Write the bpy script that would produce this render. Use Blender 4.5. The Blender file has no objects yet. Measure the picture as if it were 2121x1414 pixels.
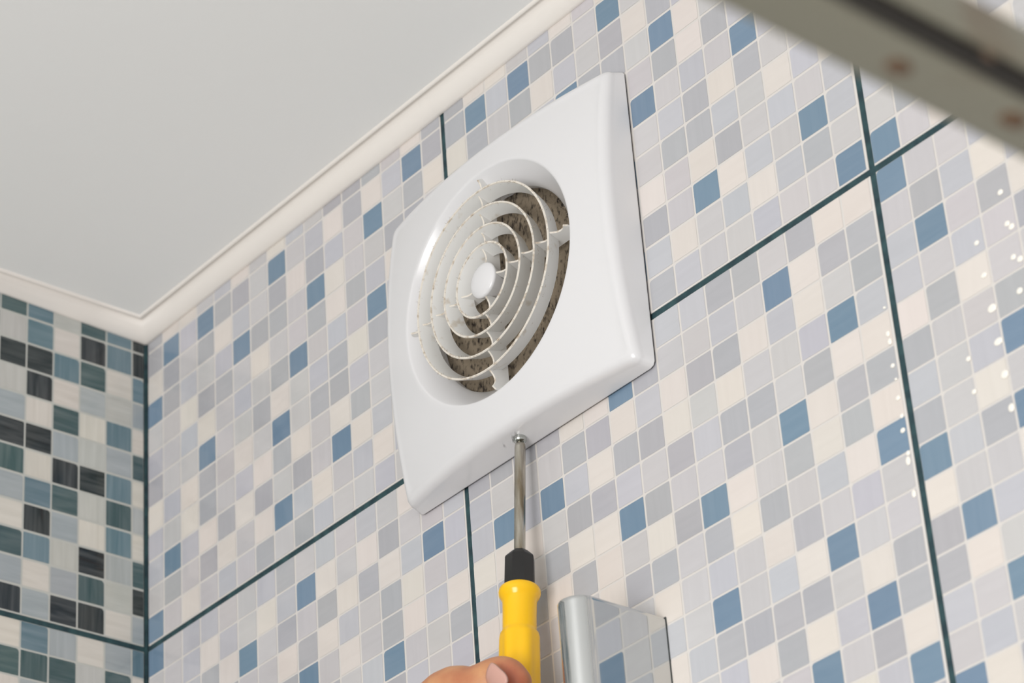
import bpy, bmesh, math, random
from mathutils import Vector, Matrix, noise
random.seed(7)
sc = bpy.context.scene
COL = sc.collection

# ------------------------------------------------------------------ camera
cam_data = bpy.data.cameras.new('camera')
cam = bpy.data.objects.new('camera', cam_data)
COL.objects.link(cam)
CP = Vector((1.08778347, -0.70858191, -0.60316362))
CR = Vector((0.63141026, 0.77261509, -0.06623442))
CU = Vector((0.43227786, -0.27978491, 0.85723757))
CF = Vector((-0.64378329, 0.56990027, 0.51064346))
FPX = 5956.874
cam.matrix_world = Matrix(((CR.x, CU.x, -CF.x, CP.x), (CR.y, CU.y, -CF.y, CP.y), (CR.z, CU.z, -CF.z, CP.z), (0, 0, 0, 1)))
cam_data.sensor_width = 36.0
cam_data.lens = FPX / 2121 * 36
cam_data.clip_start = 0.02
cam_data.dof.use_dof = True
cam_data.dof.focus_distance = 1.20
cam_data.dof.aperture_fstop = 17.0
sc.camera = cam

# ------------------------------------------------------------------ world, light, exposure
sc.view_settings.view_transform = 'Standard'
sc.view_settings.look = 'None'
sc.view_settings.gamma = 1.0
sc.view_settings.use_curve_mapping = False
sc.view_settings.exposure = 0.0
w = bpy.data.worlds.new('room_light'); sc.world = w
w.use_nodes = True
bg = w.node_tree.nodes['Background']
bg.inputs['Color'].default_value = (1.0, 0.99, 0.98, 1)
bg.inputs['Strength'].default_value = 0.72

def area_light(name, loc, target, size, power, color=(1, 1, 1)):
    d = bpy.data.lights.new(name, 'AREA'); d.shape = 'RECTANGLE'
    d.size = size[0]; d.size_y = size[1]; d.energy = power; d.color = color
    o = bpy.data.objects.new(name, d); COL.objects.link(o)
    o.location = loc
    o.rotation_euler = (Vector(target) - Vector(loc)).to_track_quat('-Z', 'Y').to_euler()
    return o
area_light('soft_front_light', (1.05, -1.90, -0.80), (0.35, 0, 0.0), (0.9, 0.9), 26, (1.0, 0.99, 0.98))  # large soft light behind the camera, its source unseen

# ------------------------------------------------------------------ helpers
def lin(c):
    return tuple(((v / 255) / 12.92 if v / 255 <= 0.04045 else ((v / 255 + 0.055) / 1.055) ** 2.4) for v in c)

def material(name, rgb, rough=0.5, metal=0.0, spec=0.5, coat=0.0):
    m = bpy.data.materials.new(name); m.use_nodes = True
    b = m.node_tree.nodes['Principled BSDF']
    b.inputs['Base Color'].default_value = (*lin(rgb), 1)
    b.inputs['Roughness'].default_value = rough
    b.inputs['Metallic'].default_value = metal
    b.inputs['Specular IOR Level'].default_value = spec
    b.inputs['Coat Weight'].default_value = coat
    return m

def nd(m, t, **kw):
    n = m.node_tree.nodes.new(t)
    for k, v in kw.items():
        if k in n.inputs: n.inputs[k].default_value = v
        else: setattr(n, k, v)
    return n
def link(m, a, b): m.node_tree.links.new(a, b)
def bsdf(m): return m.node_tree.nodes['Principled BSDF']

def add_bump(m, scale, strength, dist=0.001, detail=3.0):
    tc = nd(m, 'ShaderNodeTexCoord'); n = nd(m, 'ShaderNodeTexNoise', Scale=scale, Detail=detail)
    bp = nd(m, 'ShaderNodeBump', Strength=strength, Distance=dist)
    link(m, tc.outputs['Object'], n.inputs['Vector']); link(m, n.outputs['Fac'], bp.inputs['Height'])
    link(m, bp.outputs['Normal'], bsdf(m).inputs['Normal'])
    return m

def mottle(m, rgb1, rgb2, scale, lo=0.4, hi=0.6, detail=4.0, stretch=(1, 1, 1)):
    tc = nd(m, 'ShaderNodeTexCoord'); mp = nd(m, 'ShaderNodeMapping')
    mp.inputs['Scale'].default_value = stretch
    n = nd(m, 'ShaderNodeTexNoise', Scale=scale, Detail=detail)
    r = nd(m, 'ShaderNodeValToRGB')
    r.color_ramp.elements[0].position = lo; r.color_ramp.elements[0].color = (*lin(rgb1), 1)
    r.color_ramp.elements[1].position = hi; r.color_ramp.elements[1].color = (*lin(rgb2), 1)
    link(m, tc.outputs['Object'], mp.inputs['Vector']); link(m, mp.outputs['Vector'], n.inputs['Vector'])
    link(m, n.outputs['Fac'], r.inputs['Fac']); link(m, r.outputs['Color'], bsdf(m).inputs['Base Color'])
    return r

def obj(name, bm, mats, parent=None, smooth=True, kind=None, label=None):
    me = bpy.data.meshes.new(name)
    if isinstance(bm, bmesh.types.BMesh):
        bmesh.ops.recalc_face_normals(bm, faces=bm.faces)
        bm.to_mesh(me); bm.free()
    else:
        me.from_pydata(*bm)
    for m in (mats if isinstance(mats, (list, tuple)) else [mats]): me.materials.append(m)
    if smooth:
        me.polygons.foreach_set('use_smooth', [True] * len(me.polygons))
    o = bpy.data.objects.new(name, me); COL.objects.link(o)
    if parent: o.parent = parent
    if kind: o['kind'] = kind
    if label: o['label'] = label
    return o

def sharp(o, deg=35):
    o.data.set_sharp_from_angle(angle=math.radians(deg))
    return o

def thing(name, label, cat, loc=(0, 0, 0), group=None):
    o = bpy.data.objects.new(name, None); COL.objects.link(o)
    o.empty_display_size = 0.01
    o.location = loc; o['label'] = label; o['category'] = cat
    if group: o['group'] = group
    return o
def tag(o, label, cat, group=None):
    o['label'] = label; o['category'] = cat
    if group: o['group'] = group
    return o

def box_bm(bm, lo, hi):
    v = [bm.verts.new((x, y, z)) for x in (lo[0], hi[0]) for y in (lo[1], hi[1]) for z in (lo[2], hi[2])]
    for f in ((0, 1, 3, 2), (4, 6, 7, 5), (0, 4, 5, 1), (2, 3, 7, 6), (0, 2, 6, 4), (1, 5, 7, 3)):
        bm.faces.new([v[i] for i in f])
    return v

def lathe(prof, axis_o, axis_d, n=48, rmod=None, bm=None, mat=0):
    """prof: list of (radius, distance along the axis)"""
    bm = bm or bmesh.new()
    d = Vector(axis_d).normalized(); a = d.orthogonal().normalized(); b = d.cross(a)
    rings = []
    for (r, t) in prof:
        if r < 1e-7:
            rings.append([bm.verts.new(Vector(axis_o) + d * t)])
        else:
            ring = []
            for i in range(n):
                th = 2 * math.pi * i / n
                rr = r * (rmod(th, t) if rmod else 1)
                ring.append(bm.verts.new(Vector(axis_o) + d * t + a * (rr * math.cos(th)) + b * (rr * math.sin(th))))
            rings.append(ring)
    for p, q in zip(rings, rings[1:]):
        for i in range(n):
            j = (i + 1) % n
            if len(p) == 1 and len(q) == 1: continue
            if len(p) == 1: f = bm.faces.new((p[0], q[i], q[j]))
            elif len(q) == 1: f = bm.faces.new((p[i], p[j], q[0]))
            else: f = bm.faces.new((p[i], p[j], q[j], q[i]))
            f.material_index = mat
    return bm

# ------------------------------------------------------------------ tiled walls
W = 0.25                       # one tile
C = W / 16                     # one printed square
V = C * 0.9638633              # row pitch
NR = 26                        # rows in a tile
TH = NR * V + 0.003
PRINT_A = {11: 'MWWPVWPWVPMMMPWM', 10: 'MBVBMMPBPVWMWVBM', 9: 'WMPMWVPMWMVPBPMW', 8: 'BMVPVBMMPBWPPMMP',
           7: 'PPWMMPWPPMWMVWVP', 6: 'VPVWPVPMBPVPBVPP', 5: 'MPPBPPMWPVMWMPPP', 4: 'WVWMPWPBPMMVPWVW',
           3: 'VPWMPVWMWPWMPVPV', 2: 'VBVWMWMPMPBWVPBV', 1: 'PMPMWPWBVWPVWVMP', 0: 'BPWPVPMPMVPPVPPB'}
PRINT_L0 = {-1: 'BPVVPPVMPVPVPWPV', -2: 'PPVWVPWVBWPWMPPV', -3: 'PPVMWBPMPMWMWVBV', -4: 'PVPPMPPWMWVPMWPV',
            -5: 'WPVWPVPMBPWPMWVW', -6: 'PWPMPPWVPMPVBPPM', -7: 'MPVPWMPPWVPWMVPV'}
PRINT_L1 = {-1: 'WMPMPWVPVVMMPMWW', -2: 'MMMMWWBMPPVPBWMM', -3: 'VPPPMMWVWMMWVWPM', -4: 'VBVBVWMMWPWPPVBV',
            -5: 'WWWPMMVPMVMMPMWW', -6: 'VMWMWWBMPPMPBWMM', -7: 'WWMWMWPWMBWPMWMW', -8: 'VPVPPWMMPMWMPVWB',
            -9: 'PWMVPVPWPVPWMPVP', -10: 'WPVPWMPVPBPVWBPP', -11: 'VMPWPVPWVMMMMPWM', -12: 'PVWPMPWVPVWMWVBM',
            -13: 'WPMPVWMPWVPPBPMW', -14: 'MPVWPVPMPVWMPWVB'}
PRINT_L2 = {-1: 'BPPVWP', -2: 'PMVWVW', -3: 'VBPMWP', -4: 'VPVPMV', -5: 'WMWPPW', -6: 'MPPMVP', -7: 'VPVBPM',
            -8: 'MPWPVW', -9: 'BVMBPV', -10: 'WPPWVM', -11: 'MBVPWP', -12: 'MWPMPV', -13: 'VPBPVW', -14: 'PVPWMP', -15: 'BWMVPW'}
COLS = {'W': (223, 215, 208), 'P': (201, 198, 199), 'V': (193, 193, 199), 'M': (180, 180, 184), 'B': (119, 142, 163)}
# left wall: index 0 is the column next to the corner, strings read upwards from the grout line
LEFT_UP = ['VDEWMWEWVTDD', 'WPMTETVTPWTT', 'DEDWPDPWMEDE', 'DVPVEDVEWTWP', 'VWTDTWDWDDTT', 'DVEWVEDVPDPE', 'EWTVWDWEDWDT']
LEFT_DN = ['TWVDWE', 'VETPWD', 'WPDEVT', 'VEWTDP', 'TEMWTV', 'WEWDPE', 'DVTWEP']
LCOLS = {'W': (216, 210, 201), 'P': (194, 194, 189), 'M': (176, 181, 182), 'V': (168, 175, 178), 'T': (108, 132, 143), 'E': (78, 99, 101), 'D': (54, 61, 63)}

def print_letter(tx, ty, i, j):
    """tile column tx, tile row ty (0 = row cut by the ceiling), square column i, square row j (0.. up for ty 0, -1.. down for ty 1)"""
    rnd = random.Random(tx * 7919 + ty * 104729 + i * 31 + j * 977)
    if ty == 0 and j in PRINT_A: return PRINT_A[j][i]
    if ty == 1:
        t = {0: PRINT_L0, 1: PRINT_L1, 2: PRINT_L2}.get(tx)
        if t and j in t and i < len(t[j]): return t[j][i]
    return rnd.choice('WWWPPPPVVVMMMMB' if rnd.random() < .8 else 'WPVM')

def left_letter(tx, ty, k, j):
    if tx == 0 and ty == 0 and k < 7 and 0 <= j < 12: return LEFT_UP[k][j]
    if tx == 0 and ty == 1 and k < 7 and -7 < j < 0: return LEFT_DN[k][-j - 1]
    return random.Random(tx * 7919 + ty * 1299 + k * 31 + j * 977 + 5).choice('WWWPPMVVTTEEDD')

class WallMesh:
    def __init__(self, to3d):
        self.v = []; self.f = []; self.c = []; self.d = []; self.m = []; self.T = to3d
    def poly(self, pts, col, mat, dr=0.0):
        b = len(self.v); self.v += [self.T(*p) for p in pts]
        self.f.append(tuple(range(b, b + len(pts)))); self.c.append(col); self.m.append(mat); self.d.append(dr)
    def slab(self, x0, x1, z0, z1, col):
        e = 0.0005; dpt = 0.0009
        o = [(x0, z0), (x1, z0), (x1, z1), (x0, z1)]; n = [(x0 + e, z0 + e), (x1 - e, z0 + e), (x1 - e, z1 - e), (x0 + e, z1 - e)]
        k = 0.0003
        self.poly([(p[0], p[1], 0.0) for p in n], col, 1)
        for a in range(4):
            b = (a + 1) % 4
            self.poly([(*n[a], 0.0), (*n[b], 0.0), (*o[b], -k), (*o[a], -k)], col, 1)
            self.poly([(*o[a], -k), (*o[b], -k), (*o[b], -dpt), (*o[a], -dpt)], col, 1)
    def square(self, x0, x1, z0, z1, col, dr, rnd):
        r = [rnd.uniform(0.0001, 0.0004), rnd.uniform(0.0001, 0.0007), rnd.uniform(0.0001, 0.0005), rnd.uniform(0.0004, 0.0018)]
        pts = []
        for (cx, cz, a0, rr) in ((x0, z0, 180, r[0]), (x1, z0, 270, r[1]), (x1, z1, 0, r[2]), (x0, z1, 90, r[3])):
            sx = cx + rr if cx == x0 else cx - rr; sz = cz + rr if cz == z0 else cz - rr
            for q in range(4):
                a = math.radians(a0 + q * 30)
                pts.append((sx + rr * math.cos(a), sz + rr * math.sin(a), 0.00010))
        self.poly(pts, col, 2, dr)
    def build(self, name, mats, flip=False):
        if flip: self.f = [tuple(reversed(f)) for f in self.f]
        o = obj(name, (self.v, [], self.f), mats, smooth=False, kind='structure')
        me = o.data
        me.polygons.foreach_set('material_index', self.m)
        a = me.attributes.new('print_colour', 'FLOAT_COLOR', 'FACE')
        flat = []
        for c in self.c: flat += [*lin(c), 1.0]
        a.data.foreach_set('color', flat)
        b = me.attributes.new('brush_direction', 'FLOAT', 'FACE'); b.data.foreach_set('value', self.d)
        return o

def glaze(name, variation, rough=0.10):
    m = bpy.data.materials.new(name); m.use_nodes = True
    b = bsdf(m); b.inputs['Roughness'].default_value = rough; b.inputs['Specular IOR Level'].default_value = 0.5
    at = nd(m, 'ShaderNodeAttribute', attribute_name='print_colour')
    ad = nd(m, 'ShaderNodeAttribute', attribute_name='brush_direction')
    tc = nd(m, 'ShaderNodeTexCoord')
    outs = []
    for s in ((30, 30, 300), (300, 300, 20)):
        mp = nd(m, 'ShaderNodeMapping'); mp.inputs['Scale'].default_value = s
        n = nd(m, 'ShaderNodeTexNoise', Scale=1.0, Detail=3.0, Distortion=0.6)
        link(m, tc.outputs['Object'], mp.inputs['Vector']); link(m, mp.outputs['Vector'], n.inputs['Vector']); outs.append(n.outputs['Fac'])
    mx = nd(m, 'ShaderNodeMix', data_type='FLOAT')
    link(m, ad.outputs['Fac'], mx.inputs['Factor']); link(m, outs[0], mx.inputs['A']); link(m, outs[1], mx.inputs['B'])
    mr = nd(m, 'ShaderNodeMapRange'); mr.inputs['From Min'].default_value = 0.25; mr.inputs['From Max'].default_value = 0.75
    mr.inputs['To Min'].default_value = -variation; mr.inputs['To Max'].default_value = variation
    link(m, mx.outputs['Result'], mr.inputs['Value'])
    vm = nd(m, 'ShaderNodeVectorMath', operation='ADD'); mxm = nd(m, 'ShaderNodeVectorMath', operation='MAXIMUM')
    link(m, at.outputs['Color'], vm.inputs[0]); link(m, mr.outputs['Result'], vm.inputs[1])
    link(m, vm.outputs['Vector'], mxm.inputs[0]); mxm.inputs[1].default_value = (0.012, 0.014, 0.015)
    vm = mxm
    link(m, vm.outputs['Vector'], b.inputs['Base Color'])
    n2 = nd(m, 'ShaderNodeTexNoise', Scale=95.0, Detail=2.0)
    bp = nd(m, 'ShaderNodeBump', Strength=0.10, Distance=0.0006)
    link(m, tc.outputs['Object'], n2.inputs['Vector']); link(m, n2.outputs['Fac'], bp.inputs['Height']); link(m, bp.outputs['Normal'], b.inputs['Normal'])
    return m

grout = material('teal_grout', (44, 84, 88), 0.75)
mottle(grout, (30, 54, 62), (48, 80, 84), 160, 0.35, 0.65)
glaze_right = glaze('printed_glaze', 0.014)
glaze_left = glaze('streaked_glaze', 0.045)
body_right = material('tile_ground', (221, 216, 211), 0.14)
body_left = material('tile_ground_left', (196, 197, 191), 0.14)

ZC = 0.183        # ceiling height above the grout line
G = 0.0015        # half a grout joint
def jit(c, rnd, a=2.5):
    k = rnd.uniform(-a, a)
    return tuple(max(0, min(255, v + k + rnd.uniform(-1.2, 1.2))) for v in c)

def rowspan(ty, j):
    if ty == 0: c = (j + 0.600 + 0.003 * j) * V
    else:
        q = -j; c = (-(q) * 0.984 + 0.40) * V
    return c

def build_wall(name, to3d, ntx, nty, letter, cols, mats, body, colpos, x_sign):
    wm = WallMesh(to3d)
    wm.poly([(0, -2.25, -0.0006), (ntx * W, -2.25, -0.0006), (ntx * W, ZC, -0.0006), (0, ZC, -0.0006)], (50, 90, 92), 0)
    for tx in range(ntx):
        for ty in range(nty):
            x0 = tx * W + G; x1 = (tx + 1) * W - G
            if ty == 0: z0, z1 = G, ZC
            else: z1 = -(ty - 1) * TH - G; z0 = -ty * TH + G
            wm.slab(x0, x1, z0, z1, body)
            rows = range(0, 12) if ty == 0 else range(-1, -27, -1)
            for j in rows:
                base = 0 if ty == 0 else -(ty - 1) * TH
                zc = base + rowspan(ty, j)
                for i in range(17):
                    a, b = colpos(tx, i)
                    a = max(a, x0 + 0.0004); b = min(b, x1 - 0.0004)
                    if b - a < 0.002: continue
                    rnd = random.Random(tx * 1009 + ty * 9176 + i * 131 + j * 17)
                    lo = max(zc - V * 0.460, z0 + 0.0004); hi = min(zc + V * 0.460, z1 - 0.0004)
                    if hi - lo < 0.001: continue
                    L = letter(tx, ty, min(i, 15), j)
                    if L == 'W' and rnd.random() < 0.55:   # pale squares often run into the ground colour
                        colr = jit(cols[L], rnd, 2)
                    else: colr = jit(cols[L], rnd, 3)
                    wm.square(a, b, lo, hi, colr, 1.0 if rnd.random() < .45 else 0.0, rnd)
    return wm.build(name, mats, flip=(x_sign < 0))

def cp_right(tx, i):
    if i > 15: return (0, 0)
    o, s = {0: (0.50, 0.998), 1: (0.56, 0.988), 2: (0.53, 0.985)}.get(tx, (0.52, 0.992))
    c = tx * W + (o + i * s) * C
    return (c - 0.460 * C, c + 0.460 * C)
def cp_left(tx, i):
    e = 0.0088 + (i - 1) * C
    return (tx * W + e + 0.032 * C, tx * W + e + C - 0.032 * C)

build_wall('wall_right', lambda x, z, h: (x, -h, z), 9, 6, print_letter, COLS, [grout, body_right, glaze_right], (221, 216, 211), cp_right, 1)
build_wall('wall_left', lambda y, z, h: (h, -y, z), 9, 6, left_letter, LCOLS, [grout, body_left, glaze_left], (196, 197, 191), cp_left, -1)
# corner joint
bm = bmesh.new(); box_bm(bm, (0.0, -0.0011, -2.25), (0.0011, 0.0, 0.175))
obj('trim_1', bm, grout, smooth=False, kind='structure')

# ceiling and floor
ceil_m = add_bump(material('ceiling_paint', (245, 245, 243), 0.55), 300, 0.05, 0.0004)
bm = bmesh.new(); box_bm(bm, (-0.1, -2.25, ZC), (2.25, 0.1, ZC + 0.05)); obj('ceiling', bm, ceil_m, smooth=False, kind='structure')
floor_m = material('floor_tile', (176, 172, 164), 0.35)
bk = nd(floor_m, 'ShaderNodeTexBrick', Scale=3.0); bk.offset = 0.0
bk.inputs['Color1'].default_value = (*lin((182, 178, 170)), 1); bk.inputs['Color2'].default_value = (*lin((172, 168, 160)), 1)
bk.inputs['Mortar'].default_value = (*lin((110, 110, 106)), 1); bk.inputs['Mortar Size'].default_value = 0.01
link(floor_m, bk.outputs['Color'], bsdf(floor_m).inputs['Base Color'])
bm = bmesh.new(); box_bm(bm, (-0.1, -2.25, -2.30), (2.25, 0.1, -2.25)); obj('floor', bm, floor_m, smooth=False, kind='structure')

# cornice: small moulding with a groove near the ceiling, mitred in the corner
corn_m = add_bump(material('cornice_paint', (238, 232, 225), 0.45), 120, 0.15, 0.0006)
prof = [(0.0, -0.0090), (0.0006, -0.0093), (0.0020, -0.0088), (0.0042, -0.0071), (0.0058, -0.0052), (0.0068, -0.0036),
        (0.0075, -0.0026), (0.0077, -0.0008), (0.0090, -0.0003), (0.0099, -0.0010), (0.0104, -0.0014), (0.0111, -0.0012), (0.0116, 0.0)]
bm = bmesh.new()
N = 60
def row(fn): return [bm.verts.new(fn(o, z)) for (o, z) in prof]
rows = []
for i in range(N, -1, -1):
    t = i / N * 2.2
    rise = min(0.0035, 0.030 * t)
    rows.append(row(lambda o, z: (o, -t if t > o else -o, ZC + z + (rise if z < -0.006 else rise * 0.4 if z < -0.003 else 0))))
for i in range(1, N + 1):
    t = i / N * 2.2
    wv = 0.0003 * math.sin(t * 23)
    rows.append(row(lambda o, z: (t, -o, ZC + z + (wv if z < -0.006 else 0))))
for p, q in zip(rows, rows[1:]):
    for i in range(len(prof) - 1): bm.faces.new((p[i], p[i + 1], q[i + 1], q[i]))
obj('trim_2', bm, corn_m, kind='structure')

# ------------------------------------------------------------------ extractor fan
plastic = add_bump(material('white_plastic', (225, 224, 225), 0.20, spec=0.5), 40, 0.02, 0.0006)
ring_m = material('grille_plastic', (226, 223, 217), 0.28)
mottle(ring_m, (206, 198, 186), (226, 225, 222), 150, 0.26, 0.38, 5)
dust_edge = material('dusty_edge', (205, 190, 170), 0.8)
mottle(dust_edge, (176, 158, 136), (228, 221, 210), 300, 0.30, 0.50, 6)
lint_m = material('grey_lint', (150, 134, 116), 0.9)
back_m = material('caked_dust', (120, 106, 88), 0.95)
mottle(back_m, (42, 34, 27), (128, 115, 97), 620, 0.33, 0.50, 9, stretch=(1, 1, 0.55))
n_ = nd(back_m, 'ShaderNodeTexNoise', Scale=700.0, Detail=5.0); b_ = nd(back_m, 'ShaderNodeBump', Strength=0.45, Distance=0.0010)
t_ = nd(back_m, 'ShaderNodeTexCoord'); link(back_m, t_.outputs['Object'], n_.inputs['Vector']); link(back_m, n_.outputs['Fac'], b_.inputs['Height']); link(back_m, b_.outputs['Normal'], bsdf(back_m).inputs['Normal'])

FX, FZ = 0.2968, 0.0497
fan = thing('extractor_fan', 'square white plastic extractor fan with a dusty round grille on the tiled wall', 'fan', (FX, 0, FZ))
HX, HZ = 0.0776, 0.0736
def dome(r): return 0.0255 - 1.50 * r * r
GX, GZ, GH = 0.0001, 0.0006, 0.0235      # grille centre and front height
def sq_r(th, inset, rc=0.0028):
    hx = HX - inset; hz = HZ - inset; c, s = abs(math.cos(th)), abs(math.sin(th))
    r = min(hx / max(c, 1e-9), hz / max(s, 1e-9))
    # rounded corner
    px, pz = r * c, r * s
    if px > hx - rc and pz > hz - rc:
        cx, cz = hx - rc, hz - rc
        bq = c * cx + s * cz; r = bq + math.sqrt(max(bq * bq - (cx * cx + cz * cz - rc * rc), 0))
    return r
RO = 0.0553
def cover_bm():
    bm = bmesh.new(); n = 384; rings = []; rf = 0.0050; dr = 0.0012
    def ring(fn, off=0.0):
        out = []
        for i in range(n):
            th = 2 * math.pi * (i + .5) / n; r, h = fn(th)
            out.append(bm.verts.new((GX * off + r * math.cos(th), -h, GZ * off + r * math.sin(th))))
        rings.append(out)
    def top(th): return dome(sq_r(th, 0.004))
    ring(lambda th: (sq_r(th, 0.0016), 0.0012)); ring(lambda th: (sq_r(th, 0.0004), 0.0010))
    for t in (0.0, 0.05, 0.3, 0.6, 0.9, 1.0):
        ring(lambda th: (sq_r(th, dr * t), 0.0012 + (top(th) - rf * 0.95 - 0.0012) * t))
    for q in range(1, 10):
        a = math.pi / 2 * q / 9
        ring(lambda th: (sq_r(th, dr + rf * (1 - math.cos(a))), (top(th) - rf * 0.95) + (dome(sq_r(th, dr + rf)) - top(th) + rf * 0.95) * math.sin(a)))
    lip = 0.0016
    for q in range(1, 15):
        t = q / 14
        ring(lambda th: (sq_r(th, dr + rf) * (1 - t) + (RO + lip * .5) * t, dome(sq_r(th, dr + rf) * (1 - t) + (RO + lip * .5) * t)), t)
    h0 = dome(RO + lip * .5)
    for q in range(1, 9):
        a = math.radians(46) * q / 8
        ring(lambda th: (RO + lip * .5 - lip * math.sin(a), h0 - lip * (1 - math.cos(a))), 1)
    r1 = RO + lip * .5 - lip * math.sin(math.radians(46)); h1 = h0 - lip * (1 - math.cos(math.radians(46)))
    for t in (0.1, 0.25, 0.4, 0.55, 0.7, 0.85, 1.0):
        ring(lambda th: (r1 + (0.0466 - r1) * t, h1 + (0.0105 - h1) * (0.85 * t + 0.15 * t ** 2)), 1)
    ring(lambda th: (0.0464, 0.0100), 1); ring(lambda th: (0.0464, 0.0060), 1)
    for p, q in zip(rings, rings[1:]):
        for i in range(n):
            j = (i + 1) % n; bm.faces.new((p[i], p[j], q[j], q[i]))
    return bm
obj('cover', cover_bm(), plastic, fan)
bm = bmesh.new(); rg = []
for (ins, h) in ((0.0008, 0.0), (0.0008, 0.0012), (0.020, 0.0012)):
    rg.append([bm.verts.new((sq_r(2 * math.pi * (i + .5) / 256, ins) * math.cos(2 * math.pi * (i + .5) / 256), -h, sq_r(2 * math.pi * (i + .5) / 256, ins) * math.sin(2 * math.pi * (i + .5) / 256))) for i in range(256)])
for p, q in zip(rg, rg[1:]):
    for i in range(256): bm.faces.new((p[i], p[(i + 1) % 256], q[(i + 1) % 256], q[i]))
obj('gap_shade_frame', bm, material('painted_gap_shade', (26, 26, 24), 0.9), fan, smooth=False, label='dark frame painted for the shaded gap behind the cover')  # dark colour paints the shade in the gap between cover and wall
bm = lathe([(0.0, 0.0078), (0.012, 0.0077), (0.024, 0.0076), (0.036, 0.0075), (0.0470, 0.0074), (0.0470, 0.0060)], (GX, 0, GZ), (0, -1, 0), 96)
for v_ in bm.verts:
    if v_.co.y < -0.002: v_.co.y -= 0.0006 * noise.noise(v_.co * 400)
obj('dust_screen', bm, back_m, fan, label='dust screen caked with brown grime')
RINGS = [0.0170, 0.0256, 0.0350, 0.0444]
DEP = 0.0077; TAPER = 0.0022     # the rings narrow towards the wall
for R in RINGS:
    h1 = GH; h0 = h1 - DEP; t = 0.00055
    bm = bmesh.new()
    lathe([(R - TAPER - t, h0), (R - t, h1 - 0.0004)], (GX, 0, GZ), (0, -1, 0), 160, bm=bm, mat=0)
    lathe([(R - t, h1 - 0.0004), (R - t * .5, h1), (R + t * .5, h1), (R + t, h1 - 0.0004)], (GX, 0, GZ), (0, -1, 0), 160, bm=bm, mat=1)
    lathe([(R + t, h1 - 0.0004), (R - TAPER + t, h0), (R - TAPER - t, h0)], (GX, 0, GZ), (0, -1, 0), 160, bm=bm, mat=0)
    bmesh.ops.remove_doubles(bm, verts=bm.verts, dist=1e-6)
    sharp(obj('grille_ring', bm, [ring_m, dust_edge], fan), 50)
hubh = GH
bm = lathe([(0.0, hubh + 0.0008), (0.003, hubh + 0.0007), (0.006, hubh + 0.0002), (0.0076, hubh - 0.0005), (0.0082, hubh - 0.0012), (0.0080, hubh - 0.0020),
            (0.0058, hubh - 0.009), (0.0, hubh - 0.009)], (GX, 0, GZ), (0, -1, 0), 64)
sharp(obj('grille_hub', bm, plastic, fan), 60)
for k in range(4):
    a = k * math.pi / 2
    bm = bmesh.new(); tpts = []
    bounds = [0.0070] + RINGS + [0.0532]
    for i in range(5):
        r0, r1 = bounds[i], bounds[i + 1]
        for q in range(8):
            s = q / 8; r = r0 + (r1 - r0) * s
            tpts.append((r, GH - 0.0006 - 0.0030 * math.sin(math.pi * s) ** 0.8))
    tpts.append((0.0532, GH - 0.0036))
    th = 0.00045; pr = []
    for (r, h) in tpts:
        hb = GH - 0.0112
        pr.append([bm.verts.new((GX + r * math.cos(a) + sx * th * -math.sin(a), -hh_, GZ + r * math.sin(a) + sx * th * math.cos(a)))
                   for (sx, hh_) in ((-1.2, hb), (-1, h - 0.0003), (0, h), (1, h - 0.0003), (1.2, hb))])
    for p, q in zip(pr, pr[1:]):
        for i in range(5):
            f = bm.faces.new((p[i], p[(i + 1) % 5], q[(i + 1) % 5], q[i])); f.material_index = 1 if i in (1, 2) else 0
    bm.faces.new(pr[0]); bm.faces.new(list(reversed(pr[-1])))
    obj('grille_spoke', bm, [ring_m, dust_edge], fan, smooth=False)
# lint hanging on the ring edges: countless fibres
bm = bmesh.new()
for i in range(4200):
    R = random.choice(RINGS + [RINGS[3], RINGS[2], 0.0455]); a = random.uniform(0, 2 * math.pi)
    clump = noise.noise(Vector((R * 900, math.cos(a) * 6, math.sin(a) * 6)))
    if clump < random.uniform(-0.25, 0.35): continue
    h = GH - 0.0002 - (random.uniform(0, 0.003) if random.random() < .4 else 0)
    if R > 0.045: h = random.uniform(0.008, 0.011)
    p = Vector((GX + R * math.cos(a), -h, GZ + R * math.sin(a)))
    d = Vector((random.gauss(0, 1), random.gauss(-0.2, .6), random.gauss(0, 1))).normalized() * random.uniform(0.0004, 0.0020)
    s = Vector((random.gauss(0, 1), random.gauss(0, 1), random.gauss(0, 1))).normalized() * random.uniform(0.00004, 0.00009)
    mid = p + d * .5 + s * 4
    v = [bm.verts.new(x) for x in (p - s, p + s, mid + s, mid - s, p + d)]
    bm.faces.new((v[0], v[1], v[2], v[3])); bm.faces.new((v[3], v[2], v[4]))
obj('lint', bm, lint_m, fan, smooth=False, kind='stuff', label='grey brown lint fibres clinging to the grille edges')
# screw under the cover
steel = material('bright_steel', (190, 192, 188), 0.22, 1.0)
SC = Vector((0.2975 - FX, -0.0088, -HZ + 0.0004))
bm = lathe([(0.0, -0.0008), (0.0014, -0.0009), (0.0016, -0.0016), (0.0026, -0.0016), (0.0029, -0.0010), (0.0028, 0.0004), (0.0, 0.0006)], SC + Vector((0, 0, 0)), (0, 0, 1), 40)
sharp(obj('screw', bm, steel, fan, label='small steel cross head screw'), 30)
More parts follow.
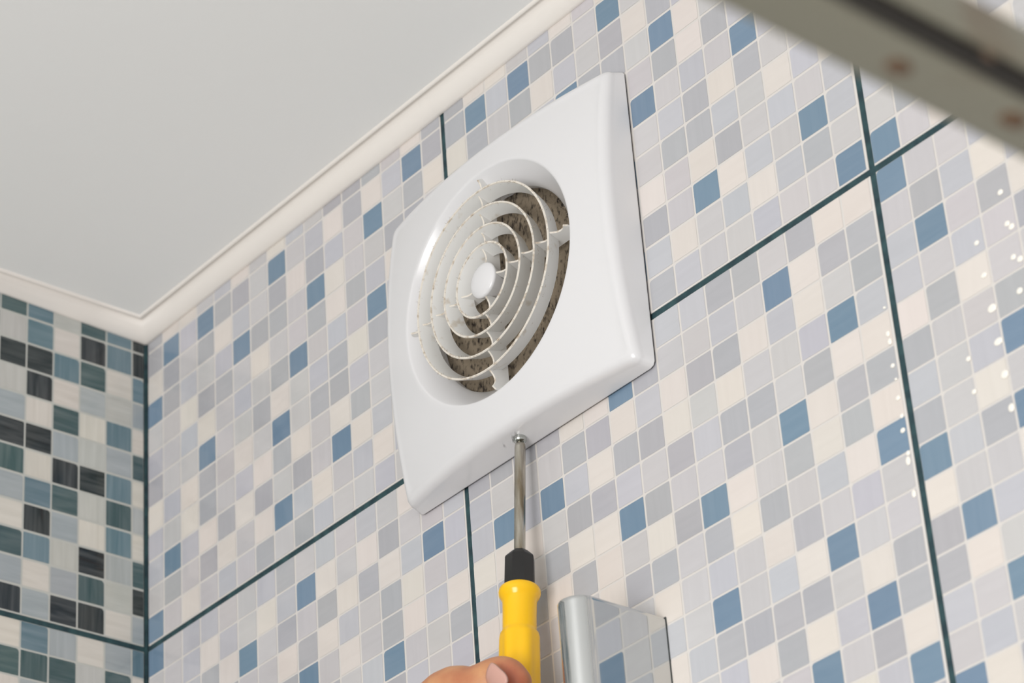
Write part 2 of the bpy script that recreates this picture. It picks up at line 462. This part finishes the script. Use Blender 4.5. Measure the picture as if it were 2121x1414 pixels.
# burrs in the plastic beside the screw hole
bm = bmesh.new()
for (x, y, l) in ((-0.0036, -0.0095, 0.0035), (0.0016, -0.0128, 0.0034), (-0.0090, -0.0100, 0.0028), (-0.001, -0.0122, 0.0025)):
    zz = -HZ + 0.0004 + 0.0002
    a = (x, y, zz - 0.0002); b = (x + l * .55, y - l * .55, zz - 0.0002)
    q = [bm.verts.new(c) for c in ((a[0], a[1], zz), (b[0], b[1], zz), (b[0] + .0001, b[1] + .0003, zz - .0006), (a[0] + .0001, a[1] + .0003, zz - .0006), (a[0], a[1] + .0005, zz), (b[0], b[1] + .0005, zz))]
    bm.faces.new((q[0], q[1], q[2], q[3])); bm.faces.new((q[3], q[2], q[5], q[4]))
obj('burr', bm, plastic, fan, smooth=False)

# ------------------------------------------------------------------ screwdriver
A0 = Vector((0.2975, -0.0088, -0.0250)); A1 = Vector((0.2975, -0.0190, -0.1372))
AD = (A1 - A0).normalized()
drv = thing('screwdriver', 'yellow and black screwdriver with a steel shaft, pushed up into the screw under the fan', 'screwdriver', A0)
shaft_m = material('worn_steel_painted_reflections', (172, 165, 150), 0.24, 1.0)
mottle(shaft_m, (140, 128, 108), (196, 192, 182), 70, 0.35, 0.6, 4, stretch=(3, 3, 0.5))  # brown tint; the lengthwise streaks also stand in for dark reflections
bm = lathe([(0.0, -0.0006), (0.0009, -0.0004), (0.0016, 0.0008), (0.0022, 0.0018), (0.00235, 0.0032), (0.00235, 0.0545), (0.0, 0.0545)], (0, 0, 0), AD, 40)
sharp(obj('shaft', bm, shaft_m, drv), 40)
black = add_bump(material('black_plastic', (26, 25, 25), 0.38), 500, 0.1, 0.0003)
def octo(th, t):
    s = math.cos(math.pi / 8) / math.cos(((th + math.pi / 8) % (math.pi / 4)) - math.pi / 8)
    return s
bm = lathe([(0.0, 0.0530), (0.0030, 0.0530), (0.0034, 0.0531), (0.0060, 0.0558), (0.0063, 0.0566), (0.0065, 0.072), (0.0, 0.072)], (0, 0, 0), AD, 48, octo)
sharp(obj('bolster', bm, black, drv), 30)
yel = material('yellow_plastic', (255, 198, 0), 0.20)
bsdf(yel).inputs['Subsurface Weight'].default_value = 0.08; bsdf(yel).inputs['Subsurface Radius'].default_value = (0.004, 0.003, 0.0005)
def lobes(th, t):
    k = max(0.0, min(1.0, (t - 0.0905) / 0.004)); k2 = 1 - max(0.0, min(1.0, (t - 0.150) / 0.012))
    return 1 + k * k2 * (0.055 * math.cos(6 * th) - 0.03)
prof = [(0.0, 0.0697), (0.0060, 0.0697), (0.0074, 0.0700), (0.0083, 0.0708), (0.0086, 0.0720), (0.0085, 0.0734), (0.0079, 0.0746), (0.0073, 0.0756), (0.0070, 0.0767),
        (0.0069, 0.0825), (0.0069, 0.0890), (0.0070, 0.0902), (0.0079, 0.0912), (0.0081, 0.0930), (0.0082, 0.105), (0.0084, 0.125), (0.0086, 0.145), (0.0084, 0.158), (0.0072, 0.166), (0.0045, 0.170), (0.0, 0.171)]
bm = lathe(prof, (0, 0, 0), AD, 96, lobes)
obj('handle', bm, yel, drv)

# ------------------------------------------------------------------ hand
skin = material('skin', (205, 146, 108), 0.48)
mottle(skin, (190, 122, 86), (212, 158, 112), 70, 0.35, 0.68, 5)
bsdf(skin).inputs['Subsurface Weight'].default_value = 0.15; bsdf(skin).inputs['Subsurface Radius'].default_value = (0.006, 0.002, 0.001)
n_ = nd(skin, 'ShaderNodeTexNoise', Scale=650.0, Detail=4.0); b_ = nd(skin, 'ShaderNodeBump', Strength=0.25, Distance=0.0005)
t_ = nd(skin, 'ShaderNodeTexCoord'); link(skin, t_.outputs['Object'], n_.inputs['Vector']); link(skin, n_.outputs['Fac'], b_.inputs['Height']); link(skin, b_.outputs['Normal'], bsdf(skin).inputs['Normal'])

# the fingertip is redder than the rest of the hand
_tc = nd(skin, 'ShaderNodeTexCoord'); _mp = nd(skin, 'ShaderNodeVectorMath', operation='DISTANCE'); _mp.name = 'tip_distance'
_mr = nd(skin, 'ShaderNodeMapRange'); _mr.inputs['From Min'].default_value = 0.004; _mr.inputs['From Max'].default_value = 0.016
_mr.inputs['To Min'].default_value = 0.65; _mr.inputs['To Max'].default_value = 0.0
_mx = nd(skin, 'ShaderNodeMix', data_type='RGBA'); _mx.inputs['B'].default_value = (*lin((196, 92, 78)), 1)
link(skin, _tc.outputs['Object'], _mp.inputs[0]); link(skin, _mp.outputs['Value'], _mr.inputs['Value']); link(skin, _mr.outputs['Result'], _mx.inputs['Factor'])
_old = bsdf(skin).inputs['Base Color'].links[0].from_socket
link(skin, _old, _mx.inputs['A']); link(skin, _mx.outputs['Result'], bsdf(skin).inputs['Base Color'])

def tube(bm, pts, radii, flat=None, n=20, sub=5):
    P = []; Rr = []
    for i in range(len(pts) - 1):
        p0 = Vector(pts[max(i - 1, 0)]); p1 = Vector(pts[i]); p2 = Vector(pts[i + 1]); p3 = Vector(pts[min(i + 2, len(pts) - 1)])
        for q in range(sub):
            t = q / sub
            P.append(0.5 * ((2 * p1) + (-p0 + p2) * t + (2 * p0 - 5 * p1 + 4 * p2 - p3) * t * t + (-p0 + 3 * p1 - 3 * p2 + p3) * t ** 3))
            Rr.append(radii[i] * (1 - t) + radii[i + 1] * t)
    P.append(Vector(pts[-1])); Rr.append(radii[-1])
    d0 = (P[1] - P[0]).normalized(); d1 = (P[-1] - P[-2]).normalized()
    full = []
    for q in range(1, 6):
        a = math.pi / 2 * q / 6; full.append((P[0] - d0 * Rr[0] * math.cos(a), Rr[0] * math.sin(a)))
    full += list(zip(P, Rr))
    for q in range(5, 0, -1):
        a = math.pi / 2 * q / 6; full.append((P[-1] + d1 * Rr[-1] * math.cos(a), Rr[-1] * math.sin(a)))
    up = Vector((0.1, 0.2, 1)).normalized(); rings = []
    for i, (c, r) in enumerate(full):
        t = (full[min(i + 1, len(full) - 1)][0] - full[max(i - 1, 0)][0]).normalized()
        a = (up - t * up.dot(t))
        if a.length < 1e-4: a = t.orthogonal()
        a.normalize(); b = t.cross(a); up = a
        rings.append([bm.verts.new(c + a * (r * math.cos(2 * math.pi * k / n)) + b * (r * math.sin(2 * math.pi * k / n))) for k in range(n)])
    for p, q in zip(rings, rings[1:]):
        for k in range(n): bm.faces.new((p[k], p[(k + 1) % n], q[(k + 1) % n], q[k]))
    bm.faces.new(rings[0]); bm.faces.new(list(reversed(rings[-1])))

def at(px, py, h):
    """the place that the photo shows at a pixel, h in front of the right wall"""
    ray = CF * FPX + CR * (px - 1060.5) - CU * (py - 707)
    return CP + ray * ((-h - CP.y) / ray.y)

bm = bmesh.new()
# thumb: comes from the left, crosses the front of the handle, its tip presses on the plastic
thumb = [(0.205, -0.060, -0.215), (0.222, -0.052, -0.186), at(900, 1462, 0.044), at(985, 1428, 0.041), at(1040, 1400, 0.0375), at(1068, 1412, 0.0345)]
tube(bm, thumb, [0.0155, 0.0125, 0.0105, 0.0094, 0.0082, 0.0066])
# index finger: hooks behind the handle lower down
base = A0 + AD * 0.125
def curl(z, h, r, reach):
    cx, cy = 0.2975, (A0 + AD * ((A0.z - z) / -AD.z)).y
    return [(0.198, -0.052, z - 0.030), (0.232, -0.040, z - 0.010), (0.262, -0.026, z - 0.001), (0.282, cy - 0.001 + 0.008, z),
            (cx + 0.001, cy + 0.0085 + r * .55, z - 0.001), (cx + 0.0135 + r * .3, cy + 0.002, z - 0.003), (cx + 0.012, cy - 0.008, z - 0.005 - reach)]
for (z, r, reach) in ((-0.160, 0.0072, 0.0), (-0.1765, 0.0074, 0.0), (-0.1928, 0.0071, 0.001), (-0.2076, 0.0061, 0.002)):
    pts = curl(z, 0, r, reach)
    tube(bm, pts, [r * 1.35, r * 1.22, r * 1.15, r * 1.0, r * .78, r * .92, r * .72])
# palm, heel of the thumb, wrist and forearm
tube(bm, [(0.205, -0.048, -0.192), (0.190, -0.055, -0.222), (0.168, -0.066, -0.270)], [0.012, 0.016, 0.018])
tube(bm, [(0.200, -0.047, -0.210), (0.184, -0.054, -0.236), (0.164, -0.066, -0.276)], [0.013, 0.016, 0.018])
tube(bm, [(0.196, -0.047, -0.229), (0.178, -0.054, -0.252), (0.160, -0.068, -0.284)], [0.012, 0.015, 0.018])
tube(bm, [(0.194, -0.047, -0.245), (0.174, -0.056, -0.266), (0.156, -0.070, -0.290)], [0.010, 0.014, 0.018])
tube(bm, [(0.205, -0.062, -0.212), (0.190, -0.070, -0.240), (0.165, -0.072, -0.280)], [0.016, 0.019, 0.020])
tube(bm, [(0.163, -0.070, -0.282), (0.146, -0.082, -0.318), (0.115, -0.110, -0.380), (0.075, -0.145, -0.460)], [0.024, 0.025, 0.031, 0.037])
hand = thing('hand', 'bare hand coming in from the lower left, thumb pressed on the yellow handle', 'hand', (0.205, -0.05, -0.23))
for v_ in bm.verts: v_.co -= Vector((0.205, -0.05, -0.23))
skin.node_tree.nodes['tip_distance'].inputs[1].default_value = at(1072, 1412, 0.041) - Vector((0.205, -0.05, -0.23))
skin_o = obj('skin', bm, skin, hand)
rm = skin_o.modifiers.new('remesh', 'REMESH'); rm.mode = 'VOXEL'; rm.voxel_size = 0.0011; rm.use_smooth_shade = True
sm = skin_o.modifiers.new('smooth', 'SMOOTH'); sm.factor = 0.6; sm.iterations = 8
# thumb nail
nail_m = material('nail', (206, 160, 146), 0.30)
tipdir = (Vector(thumb[5]) - Vector(thumb[4])).normalized()
def nail(center, along, normal, wd, ln, rad):
    bm = bmesh.new(); side = along.cross(normal).normalized(); normal = side.cross(along).normalized(); g = []
    for i in range(13):
        u = i / 12 * 2 - 1; rowv = []
        for j in range(11):
            q = j / 10 * 2 - 1
            hw = wd * math.sqrt(max(1 - 0.35 * u ** 4 - 0.25 * max(0, u) ** 2, 0.1))
            a = q * hw / rad
            rowv.append(bm.verts.new(center + along * (u * ln) + side * (math.sin(a) * rad) + normal * ((math.cos(a) - 1) * rad - 0.0007 * u * u)))
        g.append(rowv)
    for p, q in zip(g, g[1:]):
        for j in range(10): bm.faces.new((p[j], p[j + 1], q[j + 1], q[j]))
    r = bmesh.ops.extrude_face_region(bm, geom=list(bm.faces))
    for v_ in [x for x in r['geom'] if isinstance(x, bmesh.types.BMVert)]: v_.co -= normal * 0.0008
    return bm
nc = at(1022, 1412, 0.0478) - Vector((0.205, -0.05, -0.23))
obj('thumbnail', nail(nc, (at(1052, 1424, .045) - at(1012, 1388, .047)).normalized(), Vector((-0.25, -0.85, -0.25)).normalized(), 0.0058, 0.0062, 0.0085), nail_m, hand, label='pale thumbnail')

# ------------------------------------------------------------------ chrome bracket on the wall
chrome = material('chrome', (208, 210, 210), 0.05, 1.0)
br = thing('wall_bracket', 'polished chrome wall bracket with a rounded front, right of the screwdriver handle', 'bracket', (0.3565, 0, -0.190))
bm = bmesh.new(); RB = 0.0080; DB = 0.0380; sec = [(-RB, 0.0), (-RB, DB - 0.0006)]
for i in range(25):
    a = math.pi - math.pi * i / 24; sec.append((RB * math.cos(a), DB + RB * math.sin(a)))
sec.append((RB, DB - 0.0006)); sec.append((RB, 0.0))
zt = 0.0585; layers = []
for (ins, z) in ((0.0, -0.060), (0.0, zt - 0.0020), (0.0, zt - 0.0008), (0.0003, zt - 0.0003), (0.0009, zt)):
    s = (RB - ins) / RB
    layers.append([bm.verts.new((x * s, -(y if y < DB else DB + (y - DB) * s), z)) for (x, y) in sec])
for p, q in zip(layers, layers[1:]):
    for i in range(len(sec)): bm.faces.new((p[i], p[(i + 1) % len(sec)], q[(i + 1) % len(sec)], q[i]))
bm.faces.new(layers[-1]); bm.faces.new(list(reversed(layers[0])))
sharp(obj('bracket_body', bm, chrome, br), 40)
bm = bmesh.new(); box_bm(bm, (-0.0082, -0.0006, -0.0602), (0.0082, 0.0, 0.0587))
obj('gasket', bm, material('grey_gasket', (58, 62, 62), 0.5), br, smooth=False)

# ------------------------------------------------------------------ blurred metal rail close to the camera
rail_m = material('tarnished_metal', (142, 138, 122), 0.45, 0.3)
mottle(rail_m, (128, 116, 98), (141, 138, 122), 34, 0.26, 0.42, 3)
rust = material('rust', (104, 80, 60), 0.9)
dark = material('groove_fill_dark', (50, 46, 42), 0.7)  # dark bar standing in for the dark open groove in the rail
DR = 0.50
def depth_pt(px, py, dep): return CP + (CF * FPX + CR * (px - 1060.5) - CU * (py - 707)) * (dep / FPX)
RC = depth_pt(1900, 65, DR)            # on the seal line
rail = thing('shower_rail', 'tarnished grey metal rail running close to the camera, rust specks along it', 'rail', (RC.x, 0, RC.z))
Y0, Y1 = -1.25, -0.004
TILT = math.radians(-1.9)
rail.location.z = RC.z + math.tan(TILT) * -RC.y; rail.rotation_euler.x = TILT
RMI = (Matrix.Translation(rail.location) @ Matrix.Rotation(TILT, 4, 'X')).inverted()
def bar(name, lo, hi, mat, bev=0.0012):
    bm = bmesh.new(); box_bm(bm, (lo[0], Y0, lo[1]), (hi[0], Y1, hi[1]))
    if bev: bmesh.ops.bevel(bm, geom=list(bm.edges), offset=bev, segments=3, affect='EDGES', profile=0.5)
    return sharp(obj(name, bm, mat, rail), 40)
bar('rail_channel', (-0.0143, -0.0015), (-0.0020, 0.016), rail_m)
bar('dark_groove', (-0.0024, 0.0000), (0.0008, 0.012), dark, 0)
bar('rail_face', (0.0010, 0.0020), (0.0034, 0.0118), rail_m)
for i, (px, py, r) in enumerate(((1862, 138, 0.0020), (2098, 248, 0.0022), (2048, 115, 0.0010))):
    ray = CF * FPX + CR * (px - 1060.5) - CU * (py - 707)
    o_ = RMI @ CP; d_ = RMI.to_3x3() @ ray
    if i < 2: q = o_ + d_ * ((-0.0015 - o_.z) / d_.z)
    else: q = o_ + d_ * ((0.0034 - o_.x) / d_.x)
    bm = bmesh.new(); bmesh.ops.create_icosphere(bm, subdivisions=3, radius=1)
    for v_ in bm.verts:
        k = 1 + 0.3 * noise.noise(v_.co * 2 + Vector((i, 0, 0)))
        s = (1, 1.4, 0.16) if i < 2 else (0.16, 1.4, 1)
        v_.co = q + Vector((v_.co.x * r * k * s[0], v_.co.y * r * k * s[1], v_.co.z * r * k * s[2]))
    obj('rust_spot', bm, rust, rail)

# ------------------------------------------------------------------ drops on the right of the wall
drop_m = material('painted_glint', (255, 250, 240), 0.08, coat=0.5)  # near-white base colour paints the glint onto each drop
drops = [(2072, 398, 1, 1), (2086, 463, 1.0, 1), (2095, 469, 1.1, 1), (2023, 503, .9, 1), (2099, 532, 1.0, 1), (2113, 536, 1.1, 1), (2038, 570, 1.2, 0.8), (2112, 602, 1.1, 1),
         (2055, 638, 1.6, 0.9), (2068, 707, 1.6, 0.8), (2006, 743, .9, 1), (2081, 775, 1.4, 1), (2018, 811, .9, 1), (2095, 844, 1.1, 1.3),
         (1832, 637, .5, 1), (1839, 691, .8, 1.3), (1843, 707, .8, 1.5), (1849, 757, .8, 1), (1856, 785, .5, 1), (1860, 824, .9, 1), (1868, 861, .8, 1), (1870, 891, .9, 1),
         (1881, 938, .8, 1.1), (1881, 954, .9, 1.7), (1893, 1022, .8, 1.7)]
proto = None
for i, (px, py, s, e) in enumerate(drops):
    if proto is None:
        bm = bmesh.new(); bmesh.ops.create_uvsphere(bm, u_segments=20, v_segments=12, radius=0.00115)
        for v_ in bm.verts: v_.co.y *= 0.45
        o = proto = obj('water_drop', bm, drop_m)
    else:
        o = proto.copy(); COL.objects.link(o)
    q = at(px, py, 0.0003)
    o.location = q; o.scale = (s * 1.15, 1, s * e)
    tag(o, 'water drop with painted glint on the tiles ' + ('just left of the right-hand teal grout line' if px < 1950 else 'near the right edge of the photo'), 'drop',
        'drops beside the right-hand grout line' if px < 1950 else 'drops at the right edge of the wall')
